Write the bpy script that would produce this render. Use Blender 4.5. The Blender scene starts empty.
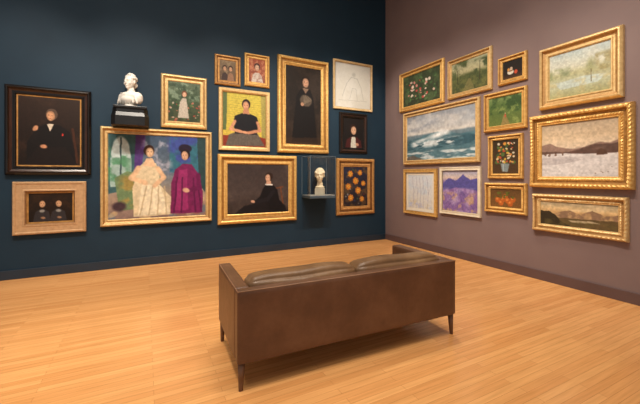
import bpy, bmesh, math, random
import numpy as np
from mathutils import Vector, Matrix, Euler

random.seed(4)
sc = bpy.context.scene
COL = sc.collection
sc.view_settings.view_transform = 'Standard'
sc.view_settings.look = 'None'

# ------------------------------------------------------------ camera geometry
FPX = 337.0
HOR = 176.0
TH = math.atan2(175.0, FPX)
CAM = (-5.08, -6.40, 1.5)
Fw = (math.sin(TH), math.cos(TH))
Rt = (math.cos(TH), -math.sin(TH))

def on_left(px, py, off=0.05):
    s = (px - 320) / FPX
    d = (Fw[0] + s * Rt[0], Fw[1] + s * Rt[1])
    t = (-off - CAM[1]) / d[1]
    return CAM[0] + t * d[0], CAM[2] - (py - HOR) / FPX * t

def on_right(px, py, off=0.05):
    s = (px - 320) / FPX
    d = (Fw[0] + s * Rt[0], Fw[1] + s * Rt[1])
    t = (-off - CAM[0]) / d[0]
    return CAM[1] + t * d[1], CAM[2] - (py - HOR) / FPX * t

# ------------------------------------------------------------ helpers
def lin(c):
    out = []
    for v in c[:3]:
        v = v / 255.0
        out.append(v / 12.92 if v <= 0.04045 else ((v + 0.055) / 1.055) ** 2.4)
    return (*out, 1.0)

def new_mat(name):
    m = bpy.data.materials.new(name)
    m.use_nodes = True
    nt = m.node_tree
    b = nt.nodes.get('Principled BSDF')
    return m, nt, b

def noise_mat(name, c1, c2, scale=8, rough=0.6, metal=0.0, bump=0.1, bscale=60, detail=6, spec=0.5, coords='Object', stretch=(1, 1, 1)):
    m, nt, b = new_mat(name)
    tc = nt.nodes.new('ShaderNodeTexCoord')
    mp = nt.nodes.new('ShaderNodeMapping')
    mp.inputs['Scale'].default_value = stretch
    nt.links.new(tc.outputs[coords], mp.inputs['Vector'])
    n = nt.nodes.new('ShaderNodeTexNoise')
    n.inputs['Scale'].default_value = scale
    n.inputs['Detail'].default_value = detail
    nt.links.new(mp.outputs[0], n.inputs['Vector'])
    r = nt.nodes.new('ShaderNodeValToRGB')
    r.color_ramp.elements[0].position = 0.3
    r.color_ramp.elements[1].position = 0.7
    r.color_ramp.elements[0].color = lin(c1)
    r.color_ramp.elements[1].color = lin(c2)
    nt.links.new(n.outputs['Fac'], r.inputs[0])
    nt.links.new(r.outputs[0], b.inputs['Base Color'])
    b.inputs['Roughness'].default_value = rough
    b.inputs['Metallic'].default_value = metal
    b.inputs['Specular IOR Level'].default_value = spec
    if bump > 0:
        n2 = nt.nodes.new('ShaderNodeTexNoise')
        n2.inputs['Scale'].default_value = bscale
        n2.inputs['Detail'].default_value = 4
        nt.links.new(mp.outputs[0], n2.inputs['Vector'])
        bp = nt.nodes.new('ShaderNodeBump')
        bp.inputs['Strength'].default_value = bump
        bp.inputs['Distance'].default_value = 0.01
        nt.links.new(n2.outputs['Fac'], bp.inputs['Height'])
        nt.links.new(bp.outputs[0], b.inputs['Normal'])
    return m

def mesh_obj(name, verts, faces, mats=(), smooth=False):
    me = bpy.data.meshes.new(name)
    me.from_pydata(verts, [], faces)
    for m in mats:
        me.materials.append(m)
    if smooth:
        me.polygons.foreach_set('use_smooth', [True] * len(me.polygons))
    me.update()
    o = bpy.data.objects.new(name, me)
    COL.objects.link(o)
    return o

def bm_obj(name, bm, mats=(), smooth=False):
    me = bpy.data.meshes.new(name)
    bmesh.ops.recalc_face_normals(bm, faces=bm.faces)
    bm.to_mesh(me)
    bm.free()
    for m in mats:
        me.materials.append(m)
    if smooth:
        me.polygons.foreach_set('use_smooth', [True] * len(me.polygons))
    o = bpy.data.objects.new(name, me)
    COL.objects.link(o)
    return o

def box(name, lo, hi, mats, bevel=0.0, seg=3, smooth=False):
    bm = bmesh.new()
    bmesh.ops.create_cube(bm, size=1)
    for v in bm.verts:
        v.co = Vector([lo[i] + (v.co[i] + 0.5) * (hi[i] - lo[i]) for i in range(3)])
    if bevel > 0:
        bmesh.ops.bevel(bm, geom=bm.edges[:], offset=bevel, segments=seg, profile=0.5, affect='EDGES')
    return bm_obj(name, bm, mats, smooth)

def empty(name, loc, label, cat, rotz=0.0, group=None):
    e = bpy.data.objects.new(name, None)
    e.empty_display_size = 0.1
    e.location = loc
    e.rotation_euler = (0, 0, rotz)
    COL.objects.link(e)
    e['label'] = label
    e['category'] = cat
    if group:
        e['group'] = group
    return e

def par(o, p, label=None):
    o.parent = p
    if label:
        o['label'] = label
    return o

# ------------------------------------------------------------ room
m_wl = noise_mat('navy_wall_paint', (20, 44, 61), (23, 48, 65), 3, 0.62, 0, 0.05, 180, spec=0.3)
m_wr = noise_mat('mauve_wall_paint', (122, 103, 101), (126, 107, 104), 3, 0.65, 0, 0.05, 180, spec=0.3)
m_bl = noise_mat('navy_baseboard_paint', (26, 42, 56), (30, 48, 64), 3, 0.4, 0, 0.0)
m_br = noise_mat('mauve_baseboard_paint', (88, 68, 66), (96, 75, 73), 3, 0.4, 0, 0.0)
m_ce = noise_mat('ceiling_paint', (120, 112, 104), (130, 122, 112), 3, 0.9, 0, 0.0)

def floor_mat():
    m, nt, b = new_mat('maple_strip_floor')
    tc = nt.nodes.new('ShaderNodeTexCoord')
    br = nt.nodes.new('ShaderNodeTexBrick')
    br.offset = 0.37
    br.offset_frequency = 2
    br.inputs['Scale'].default_value = 1.0
    br.inputs['Brick Width'].default_value = 1.15
    br.inputs['Row Height'].default_value = 0.058
    br.inputs['Mortar Size'].default_value = 0.0011
    br.inputs['Mortar Smooth'].default_value = 0.3
    br.inputs['Color1'].default_value = lin((228, 170, 108))
    br.inputs['Color2'].default_value = lin((214, 152, 92))
    br.inputs['Mortar'].default_value = lin((164, 106, 60))
    nt.links.new(tc.outputs['Object'], br.inputs['Vector'])
    mp = nt.nodes.new('ShaderNodeMapping')
    mp.inputs['Scale'].default_value = (1.2, 22, 1)
    nt.links.new(tc.outputs['Object'], mp.inputs['Vector'])
    n = nt.nodes.new('ShaderNodeTexNoise')
    n.inputs['Scale'].default_value = 2.2
    n.inputs['Detail'].default_value = 6
    nt.links.new(mp.outputs[0], n.inputs['Vector'])
    r = nt.nodes.new('ShaderNodeValToRGB')
    r.color_ramp.elements[0].position = 0.3
    r.color_ramp.elements[0].color = (0.87, 0.84, 0.79, 1)
    r.color_ramp.elements[1].position = 0.65
    r.color_ramp.elements[1].color = (1.04, 1.03, 1.02, 1)
    nt.links.new(n.outputs['Fac'], r.inputs[0])
    mx = nt.nodes.new('ShaderNodeMix')
    mx.data_type = 'RGBA'
    mx.blend_type = 'MULTIPLY'
    mx.inputs[0].default_value = 1.0
    nt.links.new(br.outputs['Color'], mx.inputs[6])
    nt.links.new(r.outputs[0], mx.inputs[7])
    nt.links.new(mx.outputs[2], b.inputs['Base Color'])
    b.inputs['Roughness'].default_value = 0.24
    b.inputs['Specular IOR Level'].default_value = 0.55
    return m
m_fl = floor_mat()

XL, YN, ZC = -9.5, -10.5, 6.3
def struct(o):
    o['kind'] = 'structure'
    return o
struct(box('floor', (XL, YN, -0.1), (0.0, 0.0, 0.0), [m_fl]))
struct(box('wall_left', (XL, 0.0, -0.1), (0.2, 0.2, ZC), [m_wl]))
struct(box('wall_right', (0.0, YN, -0.1), (0.2, 0.0, ZC), [m_wr]))
struct(box('ceiling', (XL, YN, ZC), (0.2, 0.2, ZC + 0.1), [m_ce]))
struct(box('baseboard_left', (XL, -0.02, 0.0), (-0.02, 0.0, 0.135), [m_bl], 0.004, 2))
struct(box('baseboard_right', (-0.02, YN, 0.0), (0.0, 0.0, 0.135), [m_br], 0.004, 2))

# ------------------------------------------------------------ numpy painter
class Paint:
    def __init__(s, wpx, hpx, aspect, seed, warp=.016):
        s.nx = max(60, int(wpx * 2.6))
        s.ny = max(60, int(hpx * 2.6))
        s.A = aspect
        s.rs = np.random.RandomState(seed)
        u = np.linspace(0, 1, s.nx)
        v = np.linspace(0, 1, s.ny)
        s.U0, s.V0 = np.meshgrid(u, v)
        s.U = s.U0 + (s.fbm(11, 3) - 0.5) * warp
        s.V = s.V0 + (s.fbm(11, 3) - 0.5) * warp
        s.C = np.zeros((s.ny, s.nx, 3))
    def vn(s, sx, sy):
        sx = max(1.0, sx); sy = max(1.0, sy)
        g = s.rs.rand(int(sy) + 3, int(sx) + 3)
        x = s.U0 * sx; y = s.V0 * sy
        ix = x.astype(int); iy = y.astype(int)
        fx = x - ix; fy = y - iy
        fx = fx * fx * (3 - 2 * fx); fy = fy * fy * (3 - 2 * fy)
        return ((g[iy, ix] * (1 - fx) + g[iy, ix + 1] * fx) * (1 - fy) +
                (g[iy + 1, ix] * (1 - fx) + g[iy + 1, ix + 1] * fx) * fy)
    def fbm(s, sc_, octv=4, sy=None):
        sy = sy or sc_ / max(s.A, .3)
        r = 0; a = 1; t = 0
        k = 1
        for i in range(octv):
            r = r + a * s.vn(sc_ * k, sy * k); t += a
            a *= 0.55; k *= 2
        return r / t
    def bl(s, m, c, a=1.0):
        m = (np.clip(m, 0, 1) * a)[..., None]
        s.C = s.C * (1 - m) + np.array(c, float) * m
    def grad(s, stops):
        vs = [q[0] for q in stops]
        vv = np.clip(s.V, 0, 1)
        for k in range(3):
            s.C[..., k] = np.interp(vv, vs, [q[1][k] for q in stops])
    def ell(s, cx, cy, rx, ry, c, rot=0, soft=.15, a=1.0):
        x = (s.U - cx) * s.A; y = s.V - cy
        cr, sr = math.cos(rot), math.sin(rot)
        X = (x * cr + y * sr) / (rx * s.A); Y = (-x * sr + y * cr) / ry
        s.bl((1 - np.sqrt(X * X + Y * Y)) / soft, c, a)
    def poly(s, pts, c, a=1.0):
        ins = np.zeros(s.U.shape, bool)
        n = len(pts)
        for i in range(n):
            x1, y1 = pts[i]; x2, y2 = pts[(i + 1) % n]
            if y1 == y2: continue
            cond = ((y1 > s.V) != (y2 > s.V)) & (s.U < (x2 - x1) * (s.V - y1) / (y2 - y1) + x1)
            ins ^= cond
        f = ins.astype(float)
        g = f.copy()
        g[1:-1, 1:-1] = (f[1:-1, 1:-1] * 2 + f[:-2, 1:-1] + f[2:, 1:-1] + f[1:-1, :-2] + f[1:-1, 2:]) / 6
        s.bl(g, c, a)
    def hill(s, pts, c, a=1.0, rough=.02, soft=.02):
        xs = [q[0] for q in pts]; ys = [q[1] for q in pts]
        top = np.interp(s.U0, xs, ys) + (s.vn(14, 1) - .5) * rough * 2 + (s.vn(40, 1) - .5) * rough
        s.bl((s.V - top) / soft, c, a)
    def line(s, pts, w, c, a=1.0):
        for i in range(len(pts) - 1):
            x1, y1 = pts[i]; x2, y2 = pts[i + 1]
            ax = (s.U - x1) * s.A; ay = s.V - y1
            bx = (x2 - x1) * s.A; by = y2 - y1
            L = bx * bx + by * by + 1e-9
            t = np.clip((ax * bx + ay * by) / L, 0, 1)
            d = np.sqrt((ax - t * bx) ** 2 + (ay - t * by) ** 2)
            s.bl((w - d) / (w * .5), c, a)
    def mott(s, c, sc_, thr, a=.7, v0=0, v1=1, u0=0, u1=1, sy=None, w=.16, e=.08):
        n = s.fbm(sc_, 4, sy)
        m = np.clip((n - thr) / w, 0, 1)
        f = np.clip((s.V - v0) / e if v0 > 0 else 1, 0, 1) * np.clip((v1 - s.V) / e if v1 < 1 else 1, 0, 1) * np.clip((s.U - u0) / e if u0 > 0 else 1, 0, 1) * np.clip((u1 - s.U) / e if u1 < 1 else 1, 0, 1)
        s.bl(m * f, c, a)
    def dabs(s, n, reg, cols, r, a=.9):
        for i in range(n):
            cx = s.rs.uniform(reg[0], reg[2]); cy = s.rs.uniform(reg[1], reg[3])
            rr = r * s.rs.uniform(.5, 1.2)
            s.ell(cx, cy, rr, rr * s.A * s.rs.uniform(.5, 1.0), cols[s.rs.randint(len(cols))], s.rs.uniform(-1, 1), .35, a)
    def head(s, x, y, r, skin=(205, 160, 125), hair=(40, 28, 22), turn=0):
        ry = r * s.A * 1.3
        s.ell(x - turn * r * .15, y - ry * .18, r * 1.2, ry * 1.1, hair, 0, .12)
        s.ell(x + turn * r * .25, y + ry * .14, r * .9, ry * .95, [q * .8 for q in skin], 0, .15)
        s.ell(x + turn * r * .32, y + ry * .12, r * .74, ry * .82, skin, 0, .4)
        dk = [q * .45 for q in skin]
        for k in (-.33, .33):
            s.ell(x + (k + turn * .35) * r, y + ry * .05, r * .17, ry * .09, dk, 0, .5)
            s.ell(x + (k + turn * .35) * r, y - ry * .08, r * .2, ry * .04, dk, 0, .5, .6)
        s.ell(x + turn * .42 * r, y + ry * .3, r * .1, ry * .15, [q * .7 for q in skin], 0, .6, .8)
        s.ell(x + turn * .36 * r, y + ry * .6, r * .26, ry * .07, (150, 76, 64), 0, .5)
    def finish(s, brush=.12, gain=1.0):
        n = s.fbm(34, 2) - .5
        s.C = s.C * (1 + brush * 2 * n[..., None]) * gain
        c = np.clip(s.C, 0, 255) / 255.0
        return np.where(c <= 0.04045, c / 12.92, ((c + .055) / 1.055) ** 2.4)

def canvas_mat(name, rough, spec):
    m, nt, b = new_mat(name)
    at = nt.nodes.new('ShaderNodeAttribute')
    at.attribute_name = 'paint'
    nt.links.new(at.outputs['Color'], b.inputs['Base Color'])
    b.inputs['Roughness'].default_value = rough
    b.inputs['Specular IOR Level'].default_value = spec
    tc = nt.nodes.new('ShaderNodeTexCoord')
    n = nt.nodes.new('ShaderNodeTexNoise')
    n.inputs['Scale'].default_value = 90
    nt.links.new(tc.outputs['Object'], n.inputs['Vector'])
    bp = nt.nodes.new('ShaderNodeBump')
    bp.inputs['Strength'].default_value = 0.1
    bp.inputs['Distance'].default_value = 0.004
    nt.links.new(n.outputs['Fac'], bp.inputs['Height'])
    nt.links.new(bp.outputs[0], b.inputs['Normal'])
    return m
m_oil = canvas_mat('varnished_oil_paint', 0.5, 0.25)
m_paper = canvas_mat('drawing_paper', 0.85, 0.15)

def canvas_mesh(name, w, h, y, P, data, mat):
    nx, ny = P.nx, P.ny
    X = (P.U0 - .5) * w
    Z = (.5 - P.V0) * h
    co = np.stack([X, np.full_like(X, y), Z], -1).reshape(-1, 3)
    idx = np.arange(nx * ny).reshape(ny, nx)
    q = np.stack([idx[:-1, :-1], idx[1:, :-1], idx[1:, 1:], idx[:-1, 1:]], -1).reshape(-1, 4)
    me = bpy.data.meshes.new(name)
    me.vertices.add(nx * ny)
    me.vertices.foreach_set('co', co.ravel())
    me.loops.add(q.size)
    me.loops.foreach_set('vertex_index', q.ravel())
    me.polygons.add(len(q))
    me.polygons.foreach_set('loop_start', np.arange(0, q.size, 4))
    me.polygons.foreach_set('loop_total', np.full(len(q), 4))
    me.update(calc_edges=True)
    at = me.color_attributes.new('paint', 'FLOAT_COLOR', 'POINT')
    rgba = np.ones((nx * ny, 4))
    rgba[:, :3] = data.reshape(-1, 3)
    at.data.foreach_set('color', rgba.ravel())
    me.materials.append(mat)
    o = bpy.data.objects.new(name, me)
    COL.objects.link(o)
    return o

# ------------------------------------------------------------ frames
def gold(name, a, b, rough=.42, metal=.4, bump=.3):
    return noise_mat(name, a, b, 22, rough, metal, bump, 70, 5)
G = {
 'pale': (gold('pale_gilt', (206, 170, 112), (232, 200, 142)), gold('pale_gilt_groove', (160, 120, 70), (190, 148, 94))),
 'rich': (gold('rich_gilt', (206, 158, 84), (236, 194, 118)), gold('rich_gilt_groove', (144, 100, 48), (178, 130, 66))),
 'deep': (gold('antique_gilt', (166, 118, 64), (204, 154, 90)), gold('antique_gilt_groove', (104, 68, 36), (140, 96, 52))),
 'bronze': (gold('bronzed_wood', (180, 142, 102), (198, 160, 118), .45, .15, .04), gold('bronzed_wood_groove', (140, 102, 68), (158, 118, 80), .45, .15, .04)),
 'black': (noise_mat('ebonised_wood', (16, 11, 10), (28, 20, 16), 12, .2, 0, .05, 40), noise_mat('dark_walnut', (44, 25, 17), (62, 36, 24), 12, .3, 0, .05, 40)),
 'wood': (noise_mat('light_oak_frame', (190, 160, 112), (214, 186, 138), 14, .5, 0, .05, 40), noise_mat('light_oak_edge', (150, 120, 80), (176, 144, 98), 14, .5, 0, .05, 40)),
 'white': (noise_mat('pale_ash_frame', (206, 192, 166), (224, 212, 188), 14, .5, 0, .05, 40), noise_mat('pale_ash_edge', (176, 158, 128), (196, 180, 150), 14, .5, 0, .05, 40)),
}
PROF = {
 'classic': [(0, 0), (0, .55), (.07, .75), (.18, .97), (.28, 1), (.36, .85), (.42, .6), (.62, .42), (.76, .42), (.82, .56), (.9, .56), (.94, .4), (1, .28)],
 'ornate':  [(0, 0), (0, .5), (.05, .7), (.12, .92), (.22, 1), (.32, .95), (.38, .72), (.42, .55), (.52, .5), (.62, .5), (.68, .62), (.76, .66), (.82, .55), (.9, .45), (.94, .5), (1, .3)],
 'thin':    [(0, 0), (0, .85), (.1, 1), (.6, .95), (.75, .8), (.85, .6), (1, .5)],
 'flat':    [(0, 0), (0, .8), (.08, 1), (.2, 1), (.26, .85), (.75, .8), (.8, .9), (.9, .9), (1, .5)],
}
def frame_mesh(name, W, H, fw, dep, style, key):
    prof = PROF[style]
    m = len(prof)
    step = 0.014 if style == 'ornate' else 0.12
    def corners(a):
        x = W / 2 - a; z = H / 2 - a
        return [(-x, -z), (x, -z), (x, z), (-x, z)]
    verts = []; ring = 0
    sides = [W, H, W, H]
    ns = [max(4, min(110, int(L / step))) for L in sides]
    for k in range(4):
        n = ns[k]
        for i in range(n):
            t = i / n
            L = sides[k]; pos = t * L
            dc = min(pos, L - pos)
            for j, (a, b) in enumerate(prof):
                A = a * fw
                c0 = corners(A)[k]; c1 = corners(A)[(k + 1) % 4]
                bb = b * dep
                if style == 'ornate':
                    if 2 <= j <= 6:
                        bb += dep * .05 * math.sin(pos / 0.052 * 2 * math.pi + a * 9)
                        bb += dep * .18 * math.exp(-(dc / (fw * 1.0)) ** 2)
                    if 10 <= j <= 11:
                        bb += dep * .07 * math.sin(pos / .045 * 2 * math.pi)
                verts.append((c0[0] + (c1[0] - c0[0]) * t, -bb, c0[1] + (c1[1] - c0[1]) * t))
            ring += 1
    faces = []; mi = []
    for r in range(ring):
        r2 = (r + 1) % ring
        for j in range(m - 1):
            faces.append((r * m + j, r2 * m + j, r2 * m + j + 1, r * m + j + 1))
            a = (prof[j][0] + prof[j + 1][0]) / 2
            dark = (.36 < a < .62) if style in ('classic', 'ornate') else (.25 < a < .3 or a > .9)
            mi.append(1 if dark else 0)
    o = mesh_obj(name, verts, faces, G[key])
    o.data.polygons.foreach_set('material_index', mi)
    return o

def artwork(wall, pl, pr, ys, fwpx, style, key, painter, label, seed, dep=.055, mat=None, liner=None, brush=.12, gain=1.0, name='framed_painting'):
    fn = on_left if wall == 'L' else on_right
    a0, zt0 = fn(pl, ys[0]); _, zb0 = fn(pl, ys[1])
    a1, zt1 = fn(pr, ys[2]); _, zb1 = fn(pr, ys[3])
    W = abs(a1 - a0); zt = (zt0 + zt1) / 2; zb = (zb0 + zb1) / 2
    H = zt - zb
    fw = fwpx * W / (pr - pl)
    if wall == 'R':
        fw = fwpx * H / ((ys[1] - ys[0] + ys[3] - ys[2]) / 2)
    cx = (a0 + a1) / 2; cz = (zt + zb) / 2
    if wall == 'L':
        e = empty(name, (cx, 0, cz), label, 'painting', 0, 'framed artworks on the gallery walls')
    else:
        e = empty(name, (0, cx, cz), label, 'painting', -math.pi / 2, 'framed artworks on the gallery walls')
    par(frame_mesh('frame', W, H, fw, dep, style, key), e)
    iw, ih = W - 2 * fw, H - 2 * fw
    y = -dep * .25
    if liner:
        lw, lc = liner
        lw = lw * fw
        bm = bmesh.new()
        vs = []
        for (hx, hz) in ((iw / 2 + .004, ih / 2 + .004), (iw / 2 - lw, ih / 2 - lw)):
            for sx, sz in ((-1, -1), (1, -1), (1, 1), (-1, 1)):
                vs.append(bm.verts.new((sx * hx, y - (.004 if hx > iw / 2 else .001), sz * hz)))
        for i in range(4):
            bm.faces.new((vs[i], vs[(i + 1) % 4], vs[4 + (i + 1) % 4], vs[4 + i]))
        o = bm_obj('liner', bm, [lc])
        par(o, e)
        iw -= 2 * lw; ih -= 2 * lw
    sc_ = (pr - pl) / W
    if wall == 'R':
        sc_ = ((ys[1] - ys[0] + ys[3] - ys[2]) / 2) / H
    P = Paint(iw * sc_, ih * sc_, iw / ih, seed)
    painter(P)
    data = P.finish(brush, gain)
    par(canvas_mesh('canvas', iw + .006, ih + .006, y, P, data, mat or m_oil), e)
    return e

m_mat = noise_mat('cream_mount_board', (216, 208, 190), (222, 216, 200), 10, .9, 0, 0)
m_linen = noise_mat('gilt_slip', (150, 104, 48), (190, 140, 74), 16, .5, .3, .1)

# ------------------------------------------------------------ the pictures (generic stand-ins)
def p_seated_man(p):
    p.grad([(0, (44, 29, 21)), (.5, (32, 21, 16)), (1, (26, 17, 13))])
    p.mott((56, 37, 26), 4, .5, .6)
    p.poly([(.12, 1), (.14, .66), (.28, .46), (.42, .4), (.66, .4), (.82, .5), (.9, .72), (.94, 1)], (18, 14, 14))
    p.poly([(.08, 1), (.3, .74), (.75, .72), (.95, 1)], (24, 17, 16))
    p.poly([(.45, .39), (.56, .39), (.5, .5)], (205, 190, 170))
    p.head(.52, .26, .085, (200, 148, 110), (84, 66, 54), -.5)
    p.line([(.3, .5), (.22, .64), (.34, .7)], .04, (22, 17, 16))
    p.ell(.27, .46, .05, .055, (190, 136, 100), .5, .4)
    p.ell(.4, .72, .07, .035, (184, 128, 94), .1, .4)
    p.ell(.7, .54, .02, .025, (180, 50, 40), 0, .4)
    p.line([(.87, .45), (.95, .95)], .02, (64, 35, 22))
def p_two_girls(p):
    p.grad([(0, (36, 24, 16)), (1, (26, 17, 12))])
    p.mott((60, 38, 20), 5, .5, .5)
    for x in (.3, .67):
        p.poly([(x - .2, 1), (x - .15, .66), (x - .05, .55), (x + .05, .55), (x + .15, .66), (x + .2, 1)], (46, 42, 44))
        p.ell(x, .62, .08, .07, (140, 136, 130), 0, .5)
        p.head(x, .36, .08, (200, 156, 118), (40, 25, 18), .3)
        p.ell(x + .02, .86, .07, .05, (176, 130, 98), .2, .5, .8)
def p_salon(p):
    p.grad([(0, (58, 76, 98)), (.45, (98, 110, 122)), (.75, (156, 134, 114)), (1, (126, 104, 98))])
    p.poly([(0, 0), (.26, 0), (.26, .62), (0, .7)], (58, 92, 96))
    p.ell(.12, .28, .1, .26, (186, 202, 200), 0, .12)
    p.poly([(.02, .28), (.22, .28), (.22, .62), (.02, .62)], (150, 174, 168))
    p.line([(.12, .05), (.12, .62)], .012, (60, 80, 84))
    p.mott((70, 128, 88), 10, .5, .8, .1, .6, 0, .24)
    p.poly([(.26, 0), (.36, 0), (.3, .6), (.24, .62)], (80, 54, 116))
    p.poly([(.6, 0), (1, 0), (1, .5), (.6, .45)], (50, 100, 116))
    p.mott((64, 62, 150), 8, .48, .7, 0, .5, .55, 1)
    p.mott((180, 176, 190), 9, .58, .7, 0, .5, .3, .66)
    p.poly([(.9, 0), (1, 0), (1, .7), (.92, .6)], (42, 64, 66))
    p.dabs(34, (.02, .76, .98, .98), [(176, 150, 120), (100, 70, 90), (204, 176, 130), (80, 100, 120), (150, 90, 80)], .06, .6)
    p.poly([(.06, .52), (.18, .44), (.5, .5), (.54, .86), (.1, .9)], (104, 126, 88))
    p.mott((160, 130, 66), 12, .48, .8, .45, .9, .08, .5)
    p.poly([(.24, .98), (.23, .64), (.27, .42), (.34, .33), (.46, .34), (.5, .44), (.49, .58), (.64, .78), (.63, .97)], (206, 188, 154))
    p.poly([(.32, .6), (.5, .6), (.61, .94), (.28, .97)], (222, 208, 178))
    for a in (.34, .4, .46, .52):
        p.line([(a + .03, .62), (a - .01 + (a - .4) * .5, .96)], .012, (180, 160, 128), .8)
    p.line([(.29, .4), (.22, .52), (.36, .58)], .036, (218, 180, 142))
    p.line([(.48, .4), (.54, .51), (.45, .61)], .034, (210, 172, 136))
    p.poly([(.365, .28), (.425, .28), (.46, .38), (.33, .38)], (220, 182, 146))
    p.head(.395, .2, .048, (224, 184, 146), (58, 34, 26), .4)
    p.poly([(.61, .96), (.62, .58), (.66, .41), (.74, .34), (.84, .35), (.92, .48), (.97, .7), (.96, .96)], (112, 30, 78))
    p.poly([(.7, .42), (.79, .4), (.8, .92), (.66, .92)], (142, 42, 96))
    for a in (.68, .74, .86, .91):
        p.line([(a, .52), (a + (a - .78) * .3, .94)], .014, (80, 20, 60), .8)
    p.line([(.91, .48), (.93, .64), (.8, .68)], .036, (98, 24, 70))
    p.ell(.78, .67, .05, .035, (206, 162, 134), .2, .4)
    p.ell(.77, .15, .08, .06, (36, 26, 44), 0, .2)
    p.head(.77, .23, .045, (212, 166, 134), (34, 22, 30), -.4)
    p.ell(.1, .85, .08, .07, (66, 48, 54), 0, .4)
def p_garden(p):
    p.grad([(0, (84, 98, 78)), (.4, (58, 76, 54)), (1, (66, 68, 46))])
    p.mott((130, 148, 126), 6, .48, .7, 0, .5)
    p.mott((34, 52, 36), 8, .5, .6)
    p.dabs(40, (.02, .5, .98, .98), [(160, 62, 50), (180, 110, 90), (196, 176, 156), (60, 96, 50), (80, 110, 60)], .045, .8)
    p.poly([(.3, .9), (.36, .5), (.44, .4), (.56, .4), (.64, .9)], (176, 166, 152))
    p.head(.5, .3, .075, (206, 164, 134), (100, 58, 34))
def p_couple(p):
    p.grad([(0, (120, 102, 78)), (1, (90, 68, 50))])
    p.mott((150, 130, 100), 5, .5, .6)
    for x, c in ((.32, (60, 44, 40)), (.68, (140, 104, 78))):
        p.poly([(x - .22, 1), (x - .16, .7), (x - .05, .6), (x + .05, .6), (x + .16, .7), (x + .22, 1)], c)
        p.head(x, .4, .125, (196, 152, 118), (50, 34, 26))
def p_dancer(p):
    p.grad([(0, (156, 80, 54)), (1, (124, 66, 50))])
    p.mott((196, 136, 100), 6, .5, .7)
    p.poly([(.14, 1), (.24, .68), (.4, .58), (.62, .58), (.78, .7), (.88, 1)], (190, 178, 166))
    p.mott((130, 84, 72), 8, .5, .6, .6, 1)
    p.head(.5, .35, .16, (210, 170, 142), (66, 38, 30))
def p_tshirt(p):
    p.grad([(0, (190, 174, 72)), (1, (196, 168, 68))])
    for i in range(16):
        p.line([(0, i * .042 + .02), (1, i * .042 + .03)], .004, (144, 144, 64), .7)
    p.poly([(0, 0), (.1, 0), (.08, .7), (0, .7)], (86, 102, 62))
    p.poly([(.88, 0), (1, 0), (1, 1), (.9, .9)], (150, 140, 76))
    p.poly([(0, .8), (.5, .76), (1, .82), (1, 1), (0, 1)], (126, 48, 34))
    p.poly([(.06, .99), (.14, .78), (.4, .7), (.8, .74), (.97, .97)], (92, 84, 76))
    p.poly([(.27, .76), (.24, .54), (.27, .43), (.42, .37), (.64, .37), (.79, .43), (.83, .54), (.78, .76)], (22, 22, 27))
    p.line([(.27, .53), (.18, .68), (.42, .72)], .038, (194, 140, 106))
    p.line([(.8, .53), (.86, .68), (.58, .73)], .038, (186, 130, 98))
    p.ell(.5, .73, .1, .035, (198, 144, 110), .1, .4)
    p.poly([(.47, .29), (.59, .29), (.61, .38), (.45, .38)], (176, 122, 92))
    p.head(.53, .21, .088, (206, 152, 116), (36, 24, 20), -.2)
def p_profile(p):
    p.grad([(0, (54, 45, 44)), (.6, (68, 57, 54)), (1, (46, 37, 34))])
    p.mott((80, 67, 62), 4, .5, .6)
    p.line([(.86, .48), (.93, .98)], .018, (104, 60, 34))
    p.line([(.78, .5), (.9, .47)], .018, (104, 60, 34))
    p.poly([(.3, 1), (.4, .8), (.52, .64), (.57, .48), (.62, .41), (.73, .42), (.81, .54), (.84, .74), (.94, .86), (.97, 1)], (17, 15, 18))
    p.poly([(.1, 1), (.26, .84), (.6, .78), (.7, 1)], (22, 19, 22))
    p.line([(.74, .56), (.64, .72), (.46, .76)], .055, (27, 24, 28))
    p.ell(.4, .76, .04, .035, (200, 154, 126), .2, .4)
    p.poly([(.62, .34), (.69, .34), (.7, .42), (.61, .42)], (186, 144, 118))
    p.line([(.61, .415), (.71, .42)], .018, (212, 206, 198))
    p.head(.655, .27, .052, (208, 162, 132), (46, 30, 23), -.7)
    p.ell(.705, .24, .03, .07, (42, 26, 21), 0, .4)
def p_fan(p):
    p.grad([(0, (40, 32, 27)), (.5, (31, 25, 22)), (1, (46, 34, 26))])
    p.mott((56, 44, 36), 4, .5, .6)
    p.poly([(.16, .97), (.24, .6), (.3, .38), (.42, .28), (.68, .28), (.78, .4), (.82, .62), (.9, .97)], (18, 15, 16))
    p.poly([(.46, .27), (.64, .27), (.55, .34)], (130, 106, 88))
    p.ell(.56, .43, .19, .08, (84, 73, 62), .2, .2)
    for k in range(7):
        an = -1.9 + k * .3
        p.line([(.5, .47), (.56 + .16 * math.cos(an), .43 + .06 * math.sin(an))], .006, (116, 104, 88), .8)
    p.ell(.46, .48, .06, .025, (176, 134, 106), .2, .4)
    p.head(.55, .19, .105, (196, 152, 124), (36, 25, 20), .2)
    p.poly([(0, .92), (1, .9), (1, 1), (0, 1)], (58, 40, 27), .6)
def p_sketch(p):
    p.grad([(0, (208, 208, 200)), (1, (200, 198, 188))])
    p.mott((214, 214, 208), 3, .5, .7)
    p.line([(.2, .75), (.32, .45), (.45, .3), (.62, .32), (.72, .5), (.8, .8)], .008, (150, 152, 148), .7)
    p.line([(.4, .8), (.48, .55), (.58, .55), (.62, .82)], .007, (150, 152, 148), .6)
    p.ell(.52, .24, .07, .06, (172, 172, 164), 0, .6, .7)
    p.line([(.1, .84), (.9, .82)], .006, (156, 154, 146), .6)
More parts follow.
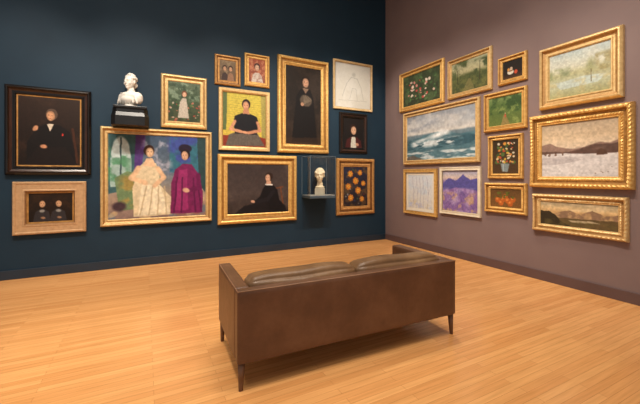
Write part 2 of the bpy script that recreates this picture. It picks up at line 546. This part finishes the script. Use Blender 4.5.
def p_woman_small(p):
    p.grad([(0, (28, 24, 24)), (1, (22, 18, 18))])
    p.poly([(.08, 1), (.16, .72), (.4, .62), (.66, .62), (.88, .74), (.95, 1)], (66, 28, 28))
    p.poly([(.35, 1), (.4, .64), (.6, .62), (.66, 1)], (190, 188, 174))
    p.head(.5, .39, .16, (204, 162, 132), (48, 30, 24), .3)
    p.ell(.7, .88, .1, .06, (186, 140, 112), .3, .4)
def p_discs(p):
    p.grad([(0, (40, 40, 58)), (1, (34, 29, 34))])
    p.mott((100, 74, 44), 6, .5, .7)
    for (x, y, r) in ((.28, .18, .12), (.68, .15, .1), (.5, .36, .13), (.82, .42, .1), (.2, .5, .12), (.6, .6, .13), (.3, .78, .12), (.76, .82, .1)):
        for k in range(7):
            an = k * .9 + x * 9
            p.ell(x + r * .62 * math.cos(an), y + r * .62 * math.sin(an) * p.A, r * .42, r * .36 * p.A, (190, 116, 40), an, .3)
        p.ell(x, y, r * .5, r * .5 * p.A, (222, 172, 70), 0, .4)
        p.ell(x, y, r * .2, r * .2 * p.A, (120, 66, 30), 0, .4)
    p.dabs(20, (.05, .05, .95, .95), [(60, 90, 60), (130, 130, 130), (150, 60, 40), (40, 50, 80)], .04)
def p_flowers_dark(p):
    p.grad([(0, (52, 62, 42)), (1, (42, 48, 32))])
    p.mott((74, 92, 58), 8, .48, .7)
    p.dabs(70, (.1, .15, .9, .9), [(62, 92, 56), (50, 70, 44), (78, 108, 66)], .04, .7)
    p.dabs(30, (.15, .25, .85, .85), [(214, 196, 182), (196, 124, 118), (170, 70, 64), (206, 174, 162)], .035)
def p_woods(p):
    p.grad([(0, (150, 154, 126)), (.35, (172, 166, 130)), (.5, (92, 98, 60)), (1, (76, 78, 46))])
    p.mott((70, 82, 50), 5, .38, .9, 0, .62, 0, .5, w=.2)
    p.mott((56, 68, 42), 6, .38, .9, .05, .7, .6, 1, w=.2)
    p.mott((64, 74, 46), 5, .45, .7, .4, 1)
    p.poly([(.3, 1), (.48, .62), (.54, .62), (.66, 1)], (140, 124, 82), .5)
    p.mott((112, 112, 64), 10, .5, .5, .5, 1)
    p.line([(.16, .2), (.18, .72)], .012, (56, 46, 32))
    p.line([(.8, .15), (.79, .74)], .014, (56, 46, 32))
def p_bowl(p):
    p.grad([(0, (26, 22, 19)), (.7, (34, 25, 20)), (1, (74, 50, 30))])
    p.ell(.3, .5, .08, .12, (190, 130, 60), 0, .3)
    p.ell(.44, .46, .08, .12, (176, 156, 136), 0, .3)
    p.ell(.4, .64, .18, .15, (196, 188, 172), 0, .2)
    p.ell(.4, .57, .15, .05, (120, 90, 60), 0, .3)
    p.ell(.67, .68, .1, .13, (176, 70, 44), 0, .3)
def p_sea(p):
    p.grad([(0, (136, 142, 150)), (.25, (160, 163, 167)), (.42, (188, 184, 178)), (.46, (104, 120, 128)), (.7, (70, 96, 108)), (1, (128, 140, 142))])
    p.mott((108, 116, 128), 3, .45, .7, 0, .42, sy=4, w=.25)
    p.mott((196, 192, 186), 4, .52, .6, 0, .42, sy=5, w=.2)
    p.hill([(0, .56), (.2, .5), (.35, .45), (.5, .42), (.65, .47), (.8, .52), (1, .5)], (78, 110, 120), 1, .015)
    p.mott((44, 74, 86), 6, .42, .75, .5, .85, sy=16)
    p.ell(.5, .5, .2, .09, (218, 222, 222), -.15, .8)
    p.ell(.6, .45, .11, .07, (216, 220, 220), .3, .8, .9)
    p.ell(.25, .57, .18, .05, (202, 210, 212), -.15, .8, .9)
    p.mott((220, 224, 224), 9, .46, .85, .54, .76, .05, .85, sy=18)
    p.mott((200, 206, 206), 6, .42, .85, .76, 1.0, sy=20)
    p.hill([(0, .93), (.1, .88), (.25, .95), (.3, 1.2), (1, 1.2)], (96, 88, 80), .9)
def p_glade(p):
    p.grad([(0, (118, 136, 84)), (.3, (78, 100, 54)), (1, (92, 106, 54))])
    p.mott((48, 70, 38), 6, .42, .85, 0, .62, w=.2)
    p.mott((136, 150, 84), 8, .52, .6, .3, 1)
    p.poly([(.38, 1), (.47, .64), (.53, .64), (.66, 1)], (150, 120, 76), .7)
    p.ell(.52, .68, .025, .07, (176, 72, 54), 0, .4)
    p.ell(.52, .6, .018, .025, (196, 160, 132), 0, .4)
def p_bouquet(p):
    p.grad([(0, (50, 40, 28)), (1, (76, 56, 36))])
    p.poly([(.38, .94), (.32, .7), (.66, .7), (.6, .94)], (120, 130, 130))
    p.line([(.42, .72), (.44, .92)], .02, (180, 190, 190), .6)
    p.dabs(24, (.15, .12, .85, .7), [(80, 104, 56), (62, 84, 48)], .09)
    p.dabs(44, (.16, .1, .84, .68), [(216, 186, 140), (206, 130, 60), (180, 74, 56), (216, 206, 184), (196, 158, 64)], .06)
def p_branches(p):
    p.grad([(0, (200, 206, 212)), (1, (206, 202, 192))])
    p.mott((180, 196, 212), 4, .5, .6)
    for x in (.2, .36, .5, .63, .8):
        p.line([(x, 1), (x + .04, .5), (x - .02, .05)], .01, (140, 134, 156), .7)
        p.line([(x + .03, .6), (x + .14, .3)], .006, (150, 144, 164), .7)
    p.mott((166, 172, 206), 8, .5, .6, .6, 1)
    p.mott((200, 180, 136), 10, .56, .6, .7, 1)
def p_violet(p):
    p.grad([(0, (160, 164, 194)), (.18, (194, 174, 162)), (.3, (124, 102, 158)), (.6, (138, 110, 162)), (1, (168, 142, 130))])
    p.hill([(0, .3), (.2, .16), (.38, .24), (.6, .1), (.8, .22), (1, .18)], (84, 80, 142), 1, .02)
    p.hill([(0, .5), (.4, .4), (1, .46)], (126, 96, 150), 1, .02)
    for i in range(8):
        p.line([(.5, .44), (i * .19 - .15, 1.05)], .012, (96, 82, 138), .8)
    p.mott((200, 164, 110), 6, .5, .7, .5, 1)
    p.mott((172, 150, 188), 7, .54, .7, .4, 1)
def p_fruit(p):
    p.grad([(0, (92, 66, 38)), (1, (118, 82, 44))])
    for (x, y) in ((.5, .42), (.25, .6), (.42, .58), (.58, .64), (.74, .56), (.36, .76), (.66, .78)):
        p.ell(x, y, .095, .17, (176, 92, 38), 0, .25)
        p.ell(x - .02, y - .05, .05, .08, (212, 138, 72), 0, .7)
    p.dabs(16, (.15, .2, .85, .5), [(90, 96, 40), (70, 80, 34)], .05)
def p_pale(p):
    p.grad([(0, (166, 180, 180)), (.35, (194, 194, 176)), (.5, (168, 166, 128)), (.7, (172, 176, 152)), (1, (152, 150, 106))])
    p.mott((198, 198, 184), 4, .45, .6, 0, .45, w=.25)
    p.mott((134, 142, 104), 7, .42, .8, .3, .62, 0, .5, w=.2)
    p.mott((144, 134, 92), 7, .38, .8, .16, .64, .58, 1, w=.2)
    p.ell(.7, .4, .1, .2, (134, 136, 94), 0, .8, .8)
    p.ell(.28, .48, .12, .1, (126, 136, 104), 0, .8, .8)
    p.poly([(.1, .66), (.6, .61), (.95, .66), (.8, .8), (.2, .82)], (180, 194, 192), .7)
    p.mott((184, 170, 122), 12, .5, .5, .6, 1)
    p.line([(.7, .5), (.71, .76)], .01, (118, 104, 74))
def p_snow(p):
    p.grad([(0, (170, 152, 128)), (.25, (196, 174, 144)), (.45, (208, 188, 162)), (.5, (192, 174, 156)), (1, (198, 194, 191))])
    p.mott((162, 142, 118), 3, .5, .4, 0, .3, sy=3, w=.3)
    p.hill([(0, .38), (.12, .36), (.22, .42), (.35, .46), (.5, .48), (.64, .44), (.78, .38), (.9, .4), (1, .36)], (136, 111, 99), 1, .008)
    p.hill([(0, .5), (.4, .53), (.55, .48), (.7, .43), (.85, .41), (1, .42)], (90, 68, 60), 1, .012)
    p.mott((128, 104, 92), 10, .5, .4, .42, .58)
    p.hill([(0, .56), (.3, .55), (.6, .58), (1, .58)], (202, 197, 195), 1, .004)
    p.poly([(0, .64), (.4, .62), (.58, .69), (.3, .76), (0, .78)], (160, 152, 152), .6)
    p.mott((176, 169, 168), 3, .48, .6, .6, 1, sy=8, w=.25)
    p.dabs(12, (.02, .54, .4, .6), [(88, 66, 54), (112, 88, 74)], .02)
    p.poly([(.74, .6), (.76, .54), (.8, .5), (.86, .54), (.88, .61), (.74, .62)], (86, 62, 50))
    p.dabs(9, (.55, .76, .98, .95), [(128, 110, 98)], .012, .7)
def p_golden(p):
    p.grad([(0, (164, 154, 128)), (.3, (206, 176, 128)), (.5, (184, 142, 92)), (.6, (90, 72, 50)), (1, (60, 48, 34))])
    p.mott((216, 194, 154), 4, .5, .6, 0, .4, sy=6)
    p.hill([(0, .6), (.28, .42), (.42, .32), (.55, .44), (.7, .28), (.84, .42), (1, .38)], (136, 108, 84), 1, .02)
    p.mott((190, 156, 108), 12, .5, .7, .35, .7)
    p.hill([(0, .66), (.5, .64), (1, .6)], (96, 78, 50), 1, .015)
    p.hill([(0, .42), (.12, .4), (.22, .56), (.3, .8), (.45, 1), (1, 1.2)], (54, 46, 32), 1, .03)
    p.poly([(.4, .74), (.7, .7), (.8, .76), (.46, .82)], (196, 178, 146))
    p.mott((96, 84, 50), 10, .5, .6, .7, 1)

L = 'L'; R = 'R'
artwork(L, 4, 91, (84, 176, 91, 174), 11, 'classic', 'black', p_seated_man, 'dark seated portrait of a man in wide black frame', 1, .07, liner=(.12, m_linen))
artwork(L, 12, 86, (181, 235, 182, 232), 13, 'flat', 'bronze', p_two_girls, 'small dark double portrait in wide flat light-brown wooden frame', 2, .06, liner=(.15, m_linen))
artwork(L, 100, 212, (126, 227, 132, 221), 7, 'classic', 'pale', p_salon, 'large colourful painting of two women in pale gold frame', 3, .06)
artwork(L, 161, 207, (73, 128, 78, 128), 7, 'classic', 'pale', p_garden, 'green garden painting with red flowers in gold frame', 4, .05)
artwork(L, 215, 241, (53, 84, 57, 86), 5, 'classic', 'deep', p_couple, 'tiny double portrait in brown gilt frame', 5, .04)
artwork(L, 245, 270, (52, 86, 56, 87), 4.5, 'classic', 'rich', p_dancer, 'tiny reddish figure painting in gilt frame', 6, .04)
artwork(L, 219, 270, (86, 150, 93, 151), 4, 'thin', 'pale', p_tshirt, 'portrait of man in black t-shirt against yellow blinds', 7, .045)
artwork(L, 218, 297, (154, 225, 156, 220), 9, 'classic', 'rich', p_profile, 'seated woman in black dress in wide gold frame', 8, .07)
artwork(L, 278, 329, (53, 152, 63, 154), 8, 'ornate', 'rich', p_fan, 'tall dark portrait with fan in ornate gold frame', 9, .06)
artwork(L, 334, 373, (57, 109, 66, 111), 2, 'thin', 'wood', p_sketch, 'faint pencil sketch on white paper in thin wooden frame', 10, .035, mat=m_paper, brush=.02, name='framed_drawing')
artwork(L, 340, 368, (111, 152, 115, 154), 4.5, 'classic', 'black', p_woman_small, 'small portrait with white blouse in black frame', 11, .05)
artwork(L, 337, 375, (157, 216, 160, 213), 7, 'ornate', 'deep', p_discs, 'orange flowers on dark ground in carved gold frame', 12, .05)

artwork(R, 399, 443, (75, 113, 57, 102), 5, 'classic', 'rich', p_flowers_dark, 'flower still life on dark green in gold frame', 13, .055)
artwork(R, 447, 491, (60, 99, 47, 90), 5, 'classic', 'pale', p_woods, 'wooded landscape painting in gold frame', 14, .055)
artwork(R, 497, 526, (58, 85, 51, 80), 5, 'classic', 'rich', p_bowl, 'small bowl and fruit still life in gold frame', 15, .05)
artwork(R, 403, 479, (114, 165, 96, 162), 5, 'classic', 'pale', p_sea, 'stormy seascape with white breakers in gold frame', 16, .06)
artwork(R, 483, 526, (95, 132, 85, 128), 5.5, 'classic', 'rich', p_glade, 'green forest glade painting in gold frame', 17, .055)
artwork(R, 487, 522, (137, 179, 132, 178), 5, 'ornate', 'rich', p_bouquet, 'bouquet still life in ornate gold frame', 18, .045)
artwork(R, 403, 436, (170, 213, 168, 217), 3.5, 'flat', 'rich', p_branches, 'pale winter trees picture in gold frame with cream mount', 19, .045, mat=m_paper, brush=.05, liner=(.8, m_mat))
artwork(R, 439, 480, (168, 213, 166, 218), 3.5, 'flat', 'white', p_violet, 'violet hills landscape in pale frame', 20, .045)
artwork(R, 484, 526, (183, 212, 183, 215), 6, 'ornate', 'rich', p_fruit, 'small orange fruit still life in wide gold frame', 21, .05)
artwork(R, 539, 623, (50, 110, 25, 97), 10, 'classic', 'pale', p_pale, 'pale impressionist landscape in wide gold frame', 22, .08)
artwork(R, 530, 634, (117, 187, 101, 190), 12, 'ornate', 'rich', p_snow, 'snowy winter landscape in very wide ornate gold frame', 23, .085)
artwork(R, 532, 628, (194, 231, 197, 241), 8, 'ornate', 'pale', p_golden, 'long golden mountain landscape in ornate gold frame', 24, .06)

# ------------------------------------------------------------ busts
m_marble = noise_mat('white_marble', (222, 216, 206), (236, 232, 224), 6, .45, 0, .0)
m_plaster = noise_mat('cream_plaster', (222, 204, 168), (238, 224, 194), 9, .6, 0, .1, 60)
m_black = noise_mat('black_lacquer', (12, 12, 14), (20, 20, 22), 6, .35, 0, 0)

def blob(bm, c, r, rot=(0, 0, 0), seg=20):
    M = Matrix.Translation(c) @ Euler(rot).to_matrix().to_4x4() @ Matrix.Diagonal((*r, 1))
    bmesh.ops.create_uvsphere(bm, u_segments=seg, v_segments=seg // 2 + 2, radius=1, matrix=M)

def head_blobs(bm, c, s, hair='curls', seed=1):
    rs = random.Random(seed)
    def B(x, y, z, rx, ry, rz, rot=(0, 0, 0)):
        blob(bm, (c[0] + x * s, c[1] + y * s, c[2] + z * s), (rx * s, ry * s, rz * s), rot)
    B(0, .01, .02, .078, .095, .095)           # cranium
    B(0, -.028, -.035, .058, .062, .082)       # face
    B(0, -.062, -.1, .024, .022, .02)          # chin
    B(0, -.085, .022, .045, .016, .011)        # brow
    B(0, -.103, -.012, .009, .016, .03, (-.35, 0, 0))   # nose
    B(0, -.108, -.034, .015, .013, .009)       # nose tip
    B(0, -.085, -.064, .022, .012, .006)       # upper lip
    B(0, -.083, -.075, .018, .012, .006)       # lower lip
    for k in (-1, 1):
        B(k * .028, -.078, .0, .013, .011, .009)        # eye
        B(k * .04, -.062, -.035, .022, .022, .024)      # cheek
        B(k * .077, .005, -.01, .009, .018, .028)       # ear
    if hair == 'curls':
        for i in range(70):
            a = rs.uniform(0, 2 * math.pi); ph = rs.uniform(.1, 1.45)
            x = math.sin(ph) * math.cos(a); y = math.sin(ph) * math.sin(a); z = math.cos(ph)
            if y < -.45 and z < .55: continue
            B(x * .08, .012 + y * .098, .03 + z * .1, .019, .019, .019)
        B(0, .1, -.03, .05, .035, .05)
    else:
        B(0, .02, .045, .084, .098, .088)
        B(0, .1, .01, .04, .04, .045)
        for k in (-1, 1):
            B(k * .06, -.02, .05, .03, .06, .03, (.3, 0, 0))

def finish_blob(bm, name, mat, vox=.007):
    o = bm_obj(name, bm, [mat], True)
    md = o.modifiers.new('Remesh', 'REMESH')
    md.mode = 'VOXEL'; md.voxel_size = vox; md.use_smooth_shade = True
    sm = o.modifiers.new('Smooth', 'SMOOTH')
    sm.factor = .5; sm.iterations = 3
    return o

def lathe(name, prof, mat, seg=40):
    bm = bmesh.new()
    rings = []
    for (r, z) in prof:
        rings.append([bm.verts.new((r * math.cos(2 * math.pi * i / seg), r * math.sin(2 * math.pi * i / seg), z)) for i in range(seg)])
    for a, b in zip(rings, rings[1:]):
        for i in range(seg):
            bm.faces.new((a[i], a[(i + 1) % seg], b[(i + 1) % seg], b[i]))
    bm.faces.new(rings[0][::-1]); bm.faces.new(rings[-1])
    return bm_obj(name, bm, [mat], True)

# wall bracket with marble bust
bx0, bz0 = on_left(111.5, 106, .2)
bx1, bz1 = on_left(149, 126, .2)
bxc = (bx0 + bx1) / 2
bw = bx1 - bx0
ztop = bz0
br = empty('wall_bracket', (bxc, -.001, ztop), 'black lacquered wall bracket carrying the marble bust', 'wall shelf')
par(box('shelf_top', (-bw / 2 + .03, -.38, -.04), (bw / 2 - .03, 0, 0), [m_black], .008, 2), br)
bm = bmesh.new()
prof = [(0.47, -.04), (.47, -.1), (.5, -.16), (.5, -.3)]
secs = []
for (k, z) in prof:
    w = bw * k; d = .36 if z > -.12 else .38
    pts = [(-w, 0), (-w, -d + .08), (-w + .06, -d), (w - .06, -d), (w, -d + .08), (w, 0)]
    secs.append([bm.verts.new((x, y, z)) for x, y in pts])
for a, b in zip(secs, secs[1:]):
    for i in range(6):
        bm.faces.new((a[i], a[(i + 1) % 6], b[(i + 1) % 6], b[i]))
bm.faces.new(secs[0]); bm.faces.new(secs[-1][::-1])
par(bm_obj('bracket_body', bm, [m_black]), br)

bu = empty('marble_bust', (bxc, -.2, ztop), 'white marble bust with curled hair and draped shoulders', 'sculpture', math.radians(-38))
bm = bmesh.new()
blob(bm, (0, .0, .17), (.205, .115, .085))
blob(bm, (0, -.02, .12), (.15, .11, .09))
blob(bm, (-.13, .0, .14), (.07, .085, .1))
blob(bm, (.13, .0, .14), (.07, .085, .1))
blob(bm, (0, .01, .25), (.058, .06, .1), (.15, 0, 0))
blob(bm, (0, .0, .22), (.11, .075, .035))
for k in range(7):   # drapery folds
    blob(bm, (-.15 + k * .05, -.095 + abs(k - 3) * .012, .13 - abs(k - 3) * .004), (.014, .03, .085), (0, .5 - k * .12, 0))
blob(bm, (0, -.075, .19), (.13, .04, .016), (0, .25, 0))
head_blobs(bm, (0, -.01, .405), 1.0, 'curls', 5)
par(finish_blob(bm, 'bust_figure', m_marble), bu)
par(lathe('socle', [(.11, 0), (.11, .02), (.09, .03), (.07, .05), (.09, .08)], m_marble), bu)

# vitrine with head
m_glass, nt, b = new_mat('clear_acrylic')
nt.nodes.remove(b)
out = nt.nodes['Material Output']
tr = nt.nodes.new('ShaderNodeBsdfTransparent'); tr.inputs[0].default_value = (.96, .975, .975, 1)
gl = nt.nodes.new('ShaderNodeBsdfGlossy'); gl.inputs['Roughness'].default_value = .05
fr = nt.nodes.new('ShaderNodeLayerWeight'); fr.inputs[0].default_value = .25
mu = nt.nodes.new('ShaderNodeMath'); mu.operation = 'MULTIPLY_ADD'
mu.inputs[1].default_value = .35; mu.inputs[2].default_value = .03
nt.links.new(fr.outputs['Facing'], mu.inputs[0])
mx = nt.nodes.new('ShaderNodeMixShader')
nt.links.new(mu.outputs[0], mx.inputs[0]); nt.links.new(tr.outputs[0], mx.inputs[1]); nt.links.new(gl.outputs[0], mx.inputs[2])
nt.links.new(mx.outputs[0], out.inputs[0])
m_edge = noise_mat('acrylic_edge', (100, 114, 122), (120, 132, 140), 5, .3, 0, 0)
m_shelf = noise_mat('vitrine_base_paint', (60, 74, 84), (66, 82, 92), 5, .5, 0, 0)
m_deck = noise_mat('vitrine_deck_board', (150, 146, 138), (160, 156, 148), 5, .6, 0, 0)
vx0, vx1, vd = -2.187, -1.60, .40
vz0, vz1 = 1.05, 1.90
vt = empty('display_case', ((vx0 + vx1) / 2, -.004, vz0), 'clear acrylic wall display case holding a sculpted head', 'display case')
hw = (vx1 - vx0) / 2
par(box('case_base', (-hw, -vd, 0), (hw, 0, .05), [m_shelf], .004, 2), vt)
par(box('deck', (-hw + .015, -vd + .015, .05), (hw - .015, -.005, .062), [m_deck]), vt)
bm = bmesh.new()
zt_ = vz1 - vz0
c = [(-hw + .004, -vd + .004), (hw - .004, -vd + .004), (hw - .004, -.004), (-hw + .004, -.004)]
lo = [bm.verts.new((x, y, .062)) for x, y in c]; hi = [bm.verts.new((x, y, zt_)) for x, y in c]
for i in range(3 + 1):
    if i == 2: continue          # back stays open against the wall
    bm.faces.new((lo[i], lo[(i + 1) % 4], hi[(i + 1) % 4], hi[i]))
bm.faces.new(hi)
par(bm_obj('acrylic_cover', bm, [m_glass]), vt)
bm = bmesh.new()
def bar(p, q, r=.003):
    p = Vector(p); q = Vector(q)
    lo_ = Vector([min(p[i], q[i]) - r for i in range(3)]); hi_ = Vector([max(p[i], q[i]) + r for i in range(3)])
    M = Matrix.Translation((lo_ + hi_) / 2) @ Matrix.Diagonal((*(hi_ - lo_), 1))
    bmesh.ops.create_cube(bm, size=1, matrix=M)
for i in range(4):
    bar((*c[i], .062), (*c[i], zt_))
    bar((*c[i], zt_), (*c[(i + 1) % 4], zt_))
par(bm_obj('cover_edge', bm, [m_edge]), vt)

hb = empty('sculpted_head', ((vx0 + vx1) / 2 + .03, -.2, vz0 + .062), 'cream sculpted head on square plinth inside the display case', 'sculpture', math.radians(-30))
par(box('plinth', (-.1, -.1, 0), (.1, .1, .14), [noise_mat('pale_stone_plinth', (176, 166, 146), (192, 184, 164), 8, .6, 0, .05)], .006, 2), hb)
bm = bmesh.new()
blob(bm, (0, .01, .2), (.062, .066, .12), (.12, 0, 0))
blob(bm, (0, .0, .16), (.095, .08, .035))
head_blobs(bm, (0, -.01, .405), 1.2, 'wrap', 2)
par(finish_blob(bm, 'head_figure', m_plaster), hb)

# ------------------------------------------------------------ sofa
def leather(name, c1, c2, c3, rough):
    """mottled aniline leather with grain and soft creases"""
    m, nt, b = new_mat(name)
    tc = nt.nodes.new('ShaderNodeTexCoord')
    n = nt.nodes.new('ShaderNodeTexNoise'); n.inputs['Scale'].default_value = 2.6; n.inputs['Detail'].default_value = 9; n.inputs['Roughness'].default_value = .65
    nt.links.new(tc.outputs['Object'], n.inputs['Vector'])
    r = nt.nodes.new('ShaderNodeValToRGB')
    r.color_ramp.elements[0].position = .3; r.color_ramp.elements[0].color = lin(c1)
    r.color_ramp.elements[1].position = .72; r.color_ramp.elements[1].color = lin(c3)
    e = r.color_ramp.elements.new(.5); e.color = lin(c2)
    nt.links.new(n.outputs['Fac'], r.inputs[0]); nt.links.new(r.outputs[0], b.inputs['Base Color'])
    v = nt.nodes.new('ShaderNodeTexVoronoi'); v.inputs['Scale'].default_value = 160
    nt.links.new(tc.outputs['Object'], v.inputs['Vector'])
    n2 = nt.nodes.new('ShaderNodeTexNoise'); n2.inputs['Scale'].default_value = 9; n2.inputs['Detail'].default_value = 5
    nt.links.new(tc.outputs['Object'], n2.inputs['Vector'])
    bp = nt.nodes.new('ShaderNodeBump'); bp.inputs['Strength'].default_value = .12; bp.inputs['Distance'].default_value = .003
    nt.links.new(v.outputs['Distance'], bp.inputs['Height'])
    bp2 = nt.nodes.new('ShaderNodeBump'); bp2.inputs['Strength'].default_value = .25; bp2.inputs['Distance'].default_value = .02
    nt.links.new(n2.outputs['Fac'], bp2.inputs['Height']); nt.links.new(bp.outputs[0], bp2.inputs['Normal'])
    nt.links.new(bp2.outputs[0], b.inputs['Normal'])
    b.inputs['Roughness'].default_value = rough
    b.inputs['Specular IOR Level'].default_value = .4
    return m
m_leather = leather('brown_leather', (84, 56, 39), (101, 69, 49), (118, 84, 61), .4)
m_leather2 = leather('brown_leather_cushion', (96, 69, 46), (116, 86, 58), (138, 106, 74), .36)
m_pipe = noise_mat('leather_piping', (124, 90, 63), (146, 108, 78), 9, .4, 0, 0)
m_leg = noise_mat('walnut_leg', (86, 56, 36), (112, 76, 50), 10, .4, 0, .05, 60, stretch=(1, 1, .2))
SW, SD, SZ0, SZ1 = 2.05, .84, .19, .70
so = empty('sofa', (-3.475, -3.70, 0), 'brown leather box-arm two-seat sofa on tapered wooden legs', 'sofa', math.radians(-2.2))
hw, hd = SW / 2, SD / 2
bt, at_ = .085, .105

def soft_box(name, lo, hi, mats, bev, puff=0.0, crease=0.0, n=14, wr=0.0, seed=0):
    """rounded, slightly pillowed box"""
    rs = np.random.RandomState(seed)
    bm = bmesh.new()
    bmesh.ops.create_cube(bm, size=2)
    bmesh.ops.subdivide_edges(bm, edges=bm.edges[:], cuts=n, use_grid_fill=True)
    h = [(hi[i] - lo[i]) / 2 for i in range(3)]
    c = [(hi[i] + lo[i]) / 2 for i in range(3)]
    ph = rs.rand(6) * 6
    for v in bm.verts:
        q = [math.copysign(1 - (1 - abs(v.co[i])) ** 1.6, v.co[i]) if abs(v.co[i]) < 1 else v.co[i] for i in range(3)]
        p = [q[i] * h[i] for i in range(3)]
        inner = [max(-(h[i] - bev), min(h[i] - bev, p[i])) for i in range(3)]
        d = Vector([p[i] - inner[i] for i in range(3)])
        if d.length > 1e-9:
            d = d.normalized() * bev
        w = Vector([inner[i] + d[i] for i in range(3)])
        f = [(1 - q[i] ** 2) for i in range(3)]
        if puff:
            for i in range(3):
                j, k = (i + 1) % 3, (i + 2) % 3
                w[i] += puff * q[i] * math.sqrt(max(0, f[j] * f[k])) * (1 if h[i] < .2 else .3)
        if wr:
            w.z += wr * math.sin(w.x * 9 + ph[0]) * math.sin(w.y * 14 + ph[1]) * f[0]
            w.y += wr * math.sin(w.x * 12 + ph[2]) * f[0] * .6
        v.co = Vector((w.x + c[0], w.y + c[1], w.z + c[2]))
    return bm_obj(name, bm, mats, True)

def tube_loop(name, pts, r, mat, closed=True):
    cu = bpy.data.curves.new(name, 'CURVE')
    cu.dimensions = '3D'
    sp = cu.splines.new('POLY')
    sp.points.add(len(pts) - 1)
    for i, p in enumerate(pts):
        sp.points[i].co = (*p, 1)
    sp.use_cyclic_u = closed
    cu.bevel_depth = r
    cu.bevel_resolution = 2
    o = bpy.data.objects.new(name, cu)
    COL.objects.link(o)
    dg = bpy.context.evaluated_depsgraph_get()
    me = bpy.data.meshes.new_from_object(o.evaluated_get(dg))
    bpy.data.objects.remove(o)
    me.materials.clear(); me.materials.append(mat)
    me.polygons.foreach_set('use_smooth', [True] * len(me.polygons))
    o2 = bpy.data.objects.new(name, me)
    COL.objects.link(o2)
    return o2

par(soft_box('back', (-hw, -hd, SZ0), (hw, -hd + bt, SZ1), [m_leather], .014, .004, seed=1), so)
for k, nm in ((-1, 'arm'), (1, 'arm')):
    x0, x1 = (-hw, -hw + at_) if k < 0 else (hw - at_, hw)
    par(soft_box(nm, (x0, -hd + bt + .001, SZ0), (x1, hd, SZ1), [m_leather], .014, .004, seed=2), so)
par(soft_box('seat_base', (-hw + at_, -hd + bt, SZ0), (hw - at_, hd - .01, SZ0 + .12), [m_leather], .012), so)
inner = SW - 2 * at_
for k in (0, 1):
    xa = -hw + at_ + k * inner / 2 + .003; xb = xa + inner / 2 - .006
    par(soft_box('seat_cushion', (xa, -hd + bt + .12, SZ0 + .12), (xb, hd + .005, SZ0 + .27), [m_leather2], .03, .018, wr=.003, seed=3 + k), so)
    par(soft_box('back_cushion', (xa, -hd + bt + .012, SZ0 + .2), (xb, -hd + bt + .215, SZ1 + .036), [m_leather2], .05, .034, wr=.008, seed=6 + k), so)
z = SZ1 - .004
par(tube_loop('piping', [(-hw + .004, hd - .005, z), (-hw + .004, -hd + .004, z), (hw - .004, -hd + .004, z), (hw - .004, hd - .005, z)], .0045, m_pipe, False), so, 'lighter tan leather piping')
for sx in (-1, 1):
    for sy in (-1, 1):
        bm = bmesh.new()
        bmesh.ops.create_cone(bm, cap_ends=True, segments=16, radius1=.015, radius2=.026, depth=SZ0)
        for v in bm.verts:
            if v.co.z < 0:
                v.co.x += sx * .006; v.co.y += sy * .006
            v.co.x += sx * (hw - .034); v.co.y += sy * (hd - .034); v.co.z += SZ0 / 2
        par(bm_obj('leg', bm, [m_leg], True), so)

# ------------------------------------------------------------ lights
def spot(loc, tgt, power, ang=62, blend=.9, col=(1, .89, .76), size=.1):
    ld = bpy.data.lights.new('track_spot', 'SPOT')
    ld.energy = power; ld.spot_size = math.radians(ang); ld.spot_blend = blend
    ld.color = col; ld.shadow_soft_size = size
    o = bpy.data.objects.new('track_spot', ld)
    o.location = loc
    o.rotation_euler = (Vector(tgt) - Vector(loc)).to_track_quat('-Z', 'Y').to_euler()
    COL.objects.link(o)
for x in (-6.7, -5.2, -3.7, -2.4, -1.0):
    spot((x, -3.2, 5.7), (x, 0, 1.95), 580, 50, .95)
for y in (-.9, -2.2, -3.5, -4.8):
    spot((-3.2, y, 5.7), (0, y, 1.95), 470, 50, .95)
for (x, y, pw) in ((-7.0, -2.6, 800), (-5.3, -1.7, 380), (-2.9, -5.2, 420), (-1.6, -2.8, 560), (-5.6, -4.4, 540), (-3.4, -1.8, 380)):
    spot((x, y, 6.0), (x, y, 0), pw, 60, 1.0, (1, .89, .75), .2)
al = bpy.data.lights.new('overhead_fill', 'AREA')  # unseen area light added overhead for soft fill on the floor
al.shape = 'RECTANGLE'; al.size = 6; al.size_y = 5; al.energy = 225; al.color = (1, .91, .8)
ao = bpy.data.objects.new('overhead_fill', al)
ao.location = (-4.5, -5.0, 6.2)
COL.objects.link(ao)

w = bpy.data.worlds.new('world')
sc.world = w
w.use_nodes = True
w.node_tree.nodes['Background'].inputs[0].default_value = (1, .94, .88, 1)
w.node_tree.nodes['Background'].inputs[1].default_value = .42

# ------------------------------------------------------------ camera
cd = bpy.data.cameras.new('camera')
cd.sensor_width = 36
cd.lens = FPX / 640 * 36
cd.shift_y = -(202 - HOR) / 640
co = bpy.data.objects.new('camera', cd)
co.location = CAM
co.rotation_euler = (math.pi / 2, 0, -TH)
COL.objects.link(co)
sc.camera = co
